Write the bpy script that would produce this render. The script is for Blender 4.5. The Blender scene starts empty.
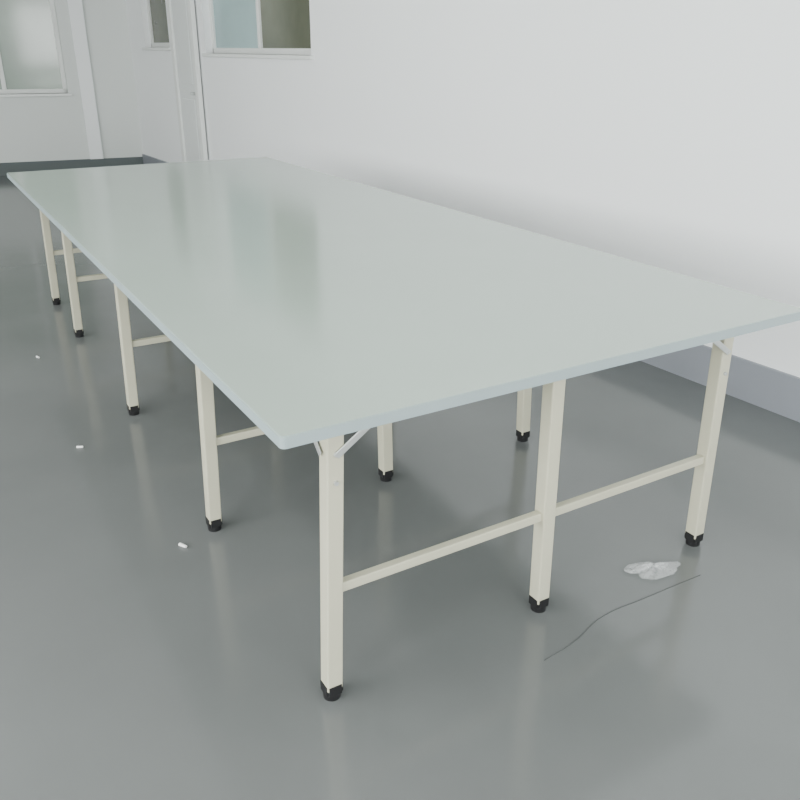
import bpy, bmesh, math, random
from mathutils import Vector, Matrix
random.seed(3)
# ---------------------------------------------------------------- camera
YAW,PITCH,ROLL=0.5444,0.4143,0.0068
f=Vector((math.sin(YAW)*math.cos(PITCH),math.cos(YAW)*math.cos(PITCH),-math.sin(PITCH)))
r=Vector((math.cos(YAW),-math.sin(YAW),0)); u=r.cross(f)
r2=r*math.cos(ROLL)+u*math.sin(ROLL); u2=-r*math.sin(ROLL)+u*math.cos(ROLL)
CAM=Vector((-0.5034,-1.2623,1.4491))
M=Matrix((( r2.x,u2.x,-f.x,CAM.x),(r2.y,u2.y,-f.y,CAM.y),(r2.z,u2.z,-f.z,CAM.z),(0,0,0,1)))
cd=bpy.data.cameras.new("camera"); cam=bpy.data.objects.new("camera",cd)
bpy.context.collection.objects.link(cam); cam.matrix_world=M
cd.sensor_width=36; cd.lens=36*797.7/800; cd.clip_start=.05
bpy.context.scene.camera=cam

# ---------------------------------------------------------------- materials
def mat(name,col,rough=.5,spec=.5,metal=0,noise=None,bump=None,coat=0,alpha=1):
    m=bpy.data.materials.new(name); m.use_nodes=True
    nt=m.node_tree; b=nt.nodes["Principled BSDF"]
    b.inputs["Base Color"].default_value=(*col,1); b.inputs["Roughness"].default_value=rough
    b.inputs["Specular IOR Level"].default_value=spec; b.inputs["Metallic"].default_value=metal
    b.inputs["Coat Weight"].default_value=coat; b.inputs["Coat Roughness"].default_value=.12
    b.inputs["Alpha"].default_value=alpha
    tc=nt.nodes.new("ShaderNodeTexCoord")
    if noise:
        sc,amt=noise
        n=nt.nodes.new("ShaderNodeTexNoise"); n.inputs["Scale"].default_value=sc; n.inputs["Detail"].default_value=6
        nt.links.new(tc.outputs["Object"],n.inputs["Vector"])
        cr=nt.nodes.new("ShaderNodeValToRGB")
        cr.color_ramp.elements[0].position=.3; cr.color_ramp.elements[1].position=.7
        cr.color_ramp.elements[0].color=(*[c*(1-amt) for c in col],1)
        cr.color_ramp.elements[1].color=(*[min(1,c*(1+amt)) for c in col],1)
        nt.links.new(n.outputs["Fac"],cr.inputs["Fac"]); nt.links.new(cr.outputs["Color"],b.inputs["Base Color"])
    if bump:
        sc,st=bump
        n=nt.nodes.new("ShaderNodeTexNoise"); n.inputs["Scale"].default_value=sc; n.inputs["Detail"].default_value=4
        nt.links.new(tc.outputs["Object"],n.inputs["Vector"])
        bp=nt.nodes.new("ShaderNodeBump"); bp.inputs["Strength"].default_value=st; bp.inputs["Distance"].default_value=.01
        nt.links.new(n.outputs["Fac"],bp.inputs["Height"]); nt.links.new(bp.outputs["Normal"],b.inputs["Normal"])
    return m
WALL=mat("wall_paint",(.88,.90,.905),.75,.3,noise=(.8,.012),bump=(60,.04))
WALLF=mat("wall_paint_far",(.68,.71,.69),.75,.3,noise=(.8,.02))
CEIL=mat("ceiling_paint",(.82,.82,.81),.8,.3,noise=(.8,.02))
FLOOR=mat("floor_epoxy",(.130,.137,.136),.15,.5,noise=(1.3,.08),bump=(4,.06))
BASE=mat("baseboard_paint",(.25,.265,.295),.5,.4,noise=(3,.04))
BASED=mat("baseboard_dark",(.10,.12,.12),.5,.4,noise=(3,.04))
TOP=mat("table_laminate",(.385,.465,.41),.16,.5,noise=(2,.015),bump=(2.5,.015),coat=.3)
EDGE=mat("table_edge_band",(.30,.37,.38),.4,.5,noise=(4,.03))
CREAM=mat("cream_powder_coat",(.50,.485,.37),.4,.5,noise=(6,.03))
RUB=mat("black_rubber",(.012,.012,.013),.55,.3,noise=(10,.1))
STEEL=mat("brace_steel",(.55,.57,.56),.35,.5,metal=.6,noise=(10,.05))
FRAME=mat("window_frame_white",(.78,.80,.78),.45,.4,noise=(4,.02))
GLASS=mat("window_glass_green",(.30,.36,.31),.1,.6,noise=(1,.15))  # opaque panes: daylight seen through the glass is painted into their colour
GLASSC=mat("window_glass_cyan",(.34,.48,.49),.1,.6,noise=(1,.1))
GLASSD=mat("window_glass_dark",(.13,.14,.10),.1,.6,noise=(1.5,.3))
DOORM=mat("door_paint",(.72,.75,.74),.45,.4,noise=(2,.02))
PAPER=mat("paper_scrap",(.8,.8,.78),.7,.3,noise=(20,.05))
FILM=mat("plastic_film",(.75,.77,.77),.15,.6,noise=(20,.05),alpha=.32)
DARK=mat("floor_crack_filler",(.075,.08,.08),.5,.4,noise=(20,.05))

def mesh_obj(name,bm,m,parent=None,smooth=False):
    me=bpy.data.meshes.new(name); bmesh.ops.recalc_face_normals(bm,faces=bm.faces); bm.to_mesh(me); bm.free()
    me.materials.append(m)
    if smooth:
        for p in me.polygons: p.use_smooth=True
    o=bpy.data.objects.new(name,me); bpy.context.collection.objects.link(o)
    if parent: o.parent=parent
    return o
def addbox(bm,lo,hi,M=None,shear=(0,0)):
    vs=[]
    for z in (lo[2],hi[2]):
        k=(shear if z==hi[2] else (0,0))
        for x,y in ((lo[0],lo[1]),(hi[0],lo[1]),(hi[0],hi[1]),(lo[0],hi[1])):
            v=Vector((x+k[0],y+k[1],z)); vs.append(bm.verts.new(M@v if M else v))
    for q in ((3,2,1,0),(4,5,6,7),(0,1,5,4),(1,2,6,5),(2,3,7,6),(3,0,4,7)):
        bm.faces.new([vs[i] for i in q])
def box(name,lo,hi,m,parent=None,bev=0,M=None,shear=(0,0)):
    bm=bmesh.new(); addbox(bm,lo,hi,M,shear)
    if bev: bmesh.ops.bevel(bm,geom=bm.edges[:],offset=bev,segments=2,affect='EDGES',profile=.5)
    return mesh_obj(name,bm,m,parent)
def tube(name,a,b,w,h,m,parent,bev=.003):
    a=Vector(a);b=Vector(b); d=(b-a); L=d.length; d.normalize()
    up=Vector((0,0,1)) if abs(d.z)<.9 else Vector((0,1,0))
    s=d.cross(up).normalized(); t=s.cross(d)
    MM=Matrix(((d.x,s.x,t.x,a.x),(d.y,s.y,t.y,a.y),(d.z,s.z,t.z,a.z),(0,0,0,1)))
    return box(name,(0,-w/2,-h/2),(L,w/2,h/2),m,parent,bev,MM)

# ---------------------------------------------------------------- table
T=.78; W=1.61; L=3.99; TH=.026
ROWS=[.1022,.963,2.009,3.18,3.873]; XS=[.134,.7854,1.4267]; LEAN=[.022,-.018,-.03]
tab=bpy.data.objects.new("cutting_table",None); bpy.context.collection.objects.link(tab)
bm=bmesh.new(); addbox(bm,(0,0,T-TH),(W,L,T))
bmesh.ops.bevel(bm,geom=[e for e in bm.edges if abs(e.verts[0].co.z-e.verts[1].co.z)>.01],offset=.012,segments=4,affect='EDGES',profile=.5)
bmesh.ops.bevel(bm,geom=[e for e in bm.edges if e.verts[0].co.z>T-.001 and e.verts[1].co.z>T-.001],offset=.002,segments=2,affect='EDGES')
top=mesh_obj("tabletop",bm,TOP,tab); top.data.materials.append(EDGE)
for p in top.data.polygons:
    if abs(p.normal.z)<.95 : p.material_index=1
lw=.041
for i,y in enumerate(ROWS):
    s=-1 if i in (1,3,4) else 1
    for j,x in enumerate(XS):
        ln=LEAN[j]
        X=lambda z: x+ln*(z-.03)/(T-TH-.03)
        box(f"leg_{i+1}_{j+1}",(x-lw/2,y-lw/2,.03),(x+lw/2,y+lw/2,T-TH),CREAM,tab,.004,shear=(ln,0))
        bm=bmesh.new()
        addbox(bm,(x-lw/2-.002,y-lw/2-.002,.012),(x+lw/2+.002,y+lw/2+.002,.05))
        bmesh.ops.bevel(bm,geom=bm.edges[:],offset=.006,segments=3,affect='EDGES')
        bmesh.ops.create_cone(bm,cap_ends=True,segments=28,radius1=.0215,radius2=.0225,depth=.02,matrix=Matrix.Translation((x,y,.010)))
        mesh_obj(f"foot_{i+1}_{j+1}",bm,RUB,tab)
        if j!=1:
            o=-.026 if j==0 else .026
            zb=.665; xb=X(zb)
            tube(f"brace_y_{i+1}_{j+1}",(xb+o,y,zb),(X(.75)+o,y+s*.11,T-TH),.003,.016,STEEL,tab,.001)
            sx=1 if j==0 else -1
            tube(f"brace_x_{i+1}_{j+1}",(xb,y-.024,zb),(xb+sx*.13,y-.024,T-TH),.003,.016,STEEL,tab,.001)
            for k,z in enumerate((.668,.725,.60)):
                bm=bmesh.new(); bmesh.ops.create_cone(bm,cap_ends=True,segments=16,radius1=.006,radius2=.005,depth=.006,matrix=Matrix.Translation((X(z),y-.0235,z))@Matrix.Rotation(math.pi/2,4,'X'))
                mesh_obj(f"bolt_{i+1}_{j+1}_{k+1}",bm,STEEL,tab)
            box(f"leg_bracket_{i+1}_{j+1}",(X(.7)-.03,y-.012,T-TH-.05),(X(.7)+.03,y+.03,T-TH),STEEL,tab,.002)
    for j in (0,1):
        fr=(.315-.03)/(T-TH-.03)
        tube(f"crossbar_{i+1}_{j+1}",(XS[j]+LEAN[j]*fr+lw/2-.002,y,.315),(XS[j+1]+LEAN[j+1]*fr-lw/2+.002,y,.315),.022,.026,CREAM,tab,.003)
    tube(f"top_rail_{i+1}",(XS[0]+lw/2,y,T-TH-.012),(XS[2]-lw/2,y,T-TH-.012),.03,.022,CREAM,tab,.002)

# ---------------------------------------------------------------- room
H=3.0
A=Vector((2.615,-.5,0)); B=Vector((2.2,9.68,0))
dr=(B-A).normalized(); A=A-dr*4.0
def wallM(o,d):
    n=Vector((-d.y,d.x,0))
    return Matrix(((d.x,n.x,0,o.x),(d.y,n.y,0,o.y),(0,0,1,0),(0,0,0,1)))
RM=wallM(A,dr); RL=(B-A).length
Cc=Vector((-4.5,10.45,0)); db=(Cc-B).normalized()
BM=wallM(B,db); BL=(Cc-B).length
LM=wallM(Vector((-4.5,10.45,0)),Vector((0,-1,0))); LL=15.05
FM=wallM(Vector((-4.5,-4.6,0)),Vector((1,0,0))); FL=7.5
def rect_wall(name,MM,length,H,m,holes,th=.2):
    xs=sorted({0,length,*[h[0] for h in holes],*[h[1] for h in holes]}); zs=sorted({0,H,*[h[2] for h in holes],*[h[3] for h in holes]})
    bm=bmesh.new()
    for i in range(len(xs)-1):
        for k in range(len(zs)-1):
            cx=(xs[i]+xs[i+1])/2; cz=(zs[k]+zs[k+1])/2
            if any(h[0]<cx<h[1] and h[2]<cz<h[3] for h in holes): continue
            addbox(bm,(xs[i],-th,zs[k]),(xs[i+1],0,zs[k+1]),MM)
    bmesh.ops.remove_doubles(bm,verts=bm.verts,dist=1e-5)
    return mesh_obj(name,bm,m)
wn=[0]
def window(MM,s0,s1,z0,z1,panes,depth=.1,fr=.05,sill=True):
    wn[0]+=1
    e=bpy.data.objects.new(f"window_{wn[0]}",None); bpy.context.collection.objects.link(e)
    y0,y1=-depth-.03,-depth+.03
    box("frame_bottom",(s0,y0,z0),(s1,y1,z0+fr),FRAME,e,.004,MM); box("frame_top",(s0,y0,z1-fr),(s1,y1,z1),FRAME,e,.004,MM)
    box("frame_side_1",(s0,y0,z0),(s0+fr,y1,z1),FRAME,e,.004,MM); box("frame_side_2",(s1-fr,y0,z0),(s1,y1,z1),FRAME,e,.004,MM)
    n=len(panes)
    for k,g in enumerate(panes):
        a=s0+(s1-s0)*k/n; b=s0+(s1-s0)*(k+1)/n
        if k: box(f"mullion_{k}",(a-fr/2,y0,z0+fr),(a+fr/2,y1,z1-fr),FRAME,e,.004,MM)
        box(f"pane_{k+1}",(a+.01,-depth-.006,z0+.01),(b-.01,-depth+.006,z1-.01),g,e,0,MM)
    if sill: box("sill",(s0-.04,-depth,z0-.03),(s1+.04,.03,z0),FRAME,e,.004,MM)
RW=[(9.4,11.65,1.40,2.55),(12.72,13.6,1.45,2.55)]
BW=[(.80,2.9,.93,2.55)]
rect_wall("wall_right",RM,RL,H,WALL,RW)
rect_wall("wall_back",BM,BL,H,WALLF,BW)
window(RM,*RW[0],[GLASSD,GLASSC]); window(RM,*RW[1],[GLASSD])
window(BM,*BW[0],[GLASS,GLASS,GLASSD])
LW=[(2.5+3*k,4.7+3*k,.95,2.6) for k in range(4)]; FW=[(.8,3.2,.95,2.6),(4.0,6.4,.95,2.6)]
rect_wall("wall_left",LM,LL,H,WALL,LW); rect_wall("wall_front",FM,FL,H,WALL,FW)
for h in LW: window(LM,*h,[GLASS,GLASS])
for h in FW: window(FM,*h,[GLASS,GLASS])
box("floor",(-4.9,-5,-.1),(3.2,11,0),FLOOR)
box("ceiling",(-4.9,-5,H),(3.2,11,H+.1),CEIL)
box("baseboard_right",(0,0,0),(RL,.018,.185),BASE,M=RM)
box("baseboard_back",(0,0,0),(BL,.015,.15),BASED,M=BM)
dro=bpy.data.objects.new("door_1",None); bpy.context.collection.objects.link(dro)
box("door_leaf",(11.88,.019,.01),(12.42,.045,2.1),DOORM,dro,.003,RM)
for a,b in ((11.80,11.88),(12.42,12.50)): box("door_jamb",(a,.019,0),(b,.065,2.18),FRAME,dro,.004,RM)
box("door_head",(11.88,.019,2.1),(12.42,.065,2.18),FRAME,dro,.004,RM)
for z0,z1 in ((.2,.95),(1.1,1.95)): box("door_panel",(11.97,.04,z0),(12.33,.052,z1),DOORM,dro,.005,RM)
box("door_handle",(11.93,.045,1.0),(11.955,.09,1.03),STEEL,dro,.004,RM)
box("trim_1",(.50,.0,0.15),(.66,.05,H),WALL,None,.004,BM)

def area(name,MM,s,z,sx,sz,e,col):
    l=bpy.data.lights.new(name,'AREA'); l.shape='RECTANGLE'; l.size=sx; l.size_y=sz; l.energy=e; l.color=col
    o=bpy.data.objects.new(name,l); bpy.context.collection.objects.link(o)
    p=MM@Vector((s,-.05,z)); n=MM.to_3x3()@Vector((0,1,0)); x=MM.to_3x3()@Vector((1,0,0)); zz=-n; yy=zz.cross(x)
    o.matrix_world=Matrix(((x.x,yy.x,zz.x,p.x),(x.y,yy.y,zz.y,p.y),(x.z,yy.z,zz.z,p.z),(0,0,0,1)))
for k,h in enumerate(LW): area(f"window_light_{k+1}",LM,(h[0]+h[1])/2,(h[2]+h[3])/2,2.1,1.55,(40,100,190,210)[k],(.98,1,.99))
for k,h in enumerate(FW): area(f"window_light_{k+5}",FM,(h[0]+h[1])/2,(h[2]+h[3])/2,2.3,1.55,(90,160)[k],(.98,1,1))
for k,(x,y) in enumerate(((-1.2,.5),(-1.2,4.2),(-1.2,7.6))):  # ceiling lamps out of view, added to help light the room
    e=bpy.data.objects.new("ceiling_lamp",None); bpy.context.collection.objects.link(e)
    box("lamp_housing",(x-.15,y-.65,H-.06),(x+.15,y+.65,H),FRAME,e,.008)
    l=bpy.data.lights.new("lamp_tube_light",'AREA'); l.shape='RECTANGLE'; l.size=.26; l.size_y=1.2; l.energy=(26,20,6)[k]; l.color=(1,1,.98)
    o=bpy.data.objects.new("lamp_tube_light",l); o.location=(x,y,H-.07); o.parent=e; bpy.context.collection.objects.link(o)
w=bpy.data.worlds.new("world"); bpy.context.scene.world=w; w.use_nodes=True
w.node_tree.nodes["Background"].inputs[0].default_value=(.8,.85,.85,1); w.node_tree.nodes["Background"].inputs[1].default_value=.3

# ---------------------------------------------------------------- litter on the floor
for k,(x,y,a,sc) in enumerate(((-.114,2.938,.3,.7),(-.131,1.789,1.1,.7),(.012,.911,.5,.8))):
    MM=Matrix.Translation((x,y,0))@Matrix.Rotation(a,4,'Z')@Matrix.Scale(sc,4)
    bm=bmesh.new()
    bmesh.ops.create_cone(bm,cap_ends=True,segments=14,radius1=.007,radius2=.006,depth=.035,matrix=MM@Matrix.Translation((0,0,.007))@Matrix.Rotation(math.pi/2,4,'X'))
    mesh_obj("paper_scrap",bm,PAPER,smooth=False)
# crumpled clear film: radial sheet with folded ridges
bm=bmesh.new(); NR,NA=9,40; c0=bm.verts.new((1.2,.06,.02)); rings=[]
for i in range(1,NR+1):
    q=i/NR; ring=[]
    for k in range(NA):
        a=2*math.pi*k/NA
        edge=1+.16*math.sin(3*a+1)+.10*math.sin(5*a)+.05*math.sin(9*a)
        x=.078*q*edge*math.cos(a); y=.045*q*edge*math.sin(a)
        fold=abs(math.sin(4*a+3*q))*.016*(1-q*.75)+random.uniform(0,.006)*(1-q*.5)
        ring.append(bm.verts.new((1.2+x,.06+y-.3*x,.003+fold+.008*(1-q))))
    rings.append(ring)
for k in range(NA):
    k2=(k+1)%NA
    bm.faces.new((c0,rings[0][k],rings[0][k2]))
    for i in range(NR-1): bm.faces.new((rings[i][k],rings[i+1][k],rings[i+1][k2],rings[i][k2]))
mesh_obj("plastic_wrapper",bm,FILM)
cu=bpy.data.curves.new("floor_crack",'CURVE'); cu.dimensions='3D'; cu.bevel_depth=.0011; cu.bevel_resolution=3
sp=cu.splines.new('BEZIER'); pts=[(.66,-.07),(.78,-.055),(.906,-.019),(1.095,-.02),(1.31,-.026)]
sp.bezier_points.add(len(pts)-1)
for b,p in zip(sp.bezier_points,pts): b.co=(*p,.0006); b.handle_left_type=b.handle_right_type='AUTO'
cu.materials.append(DARK); co=bpy.data.objects.new("floor_crack",cu); bpy.context.collection.objects.link(co)
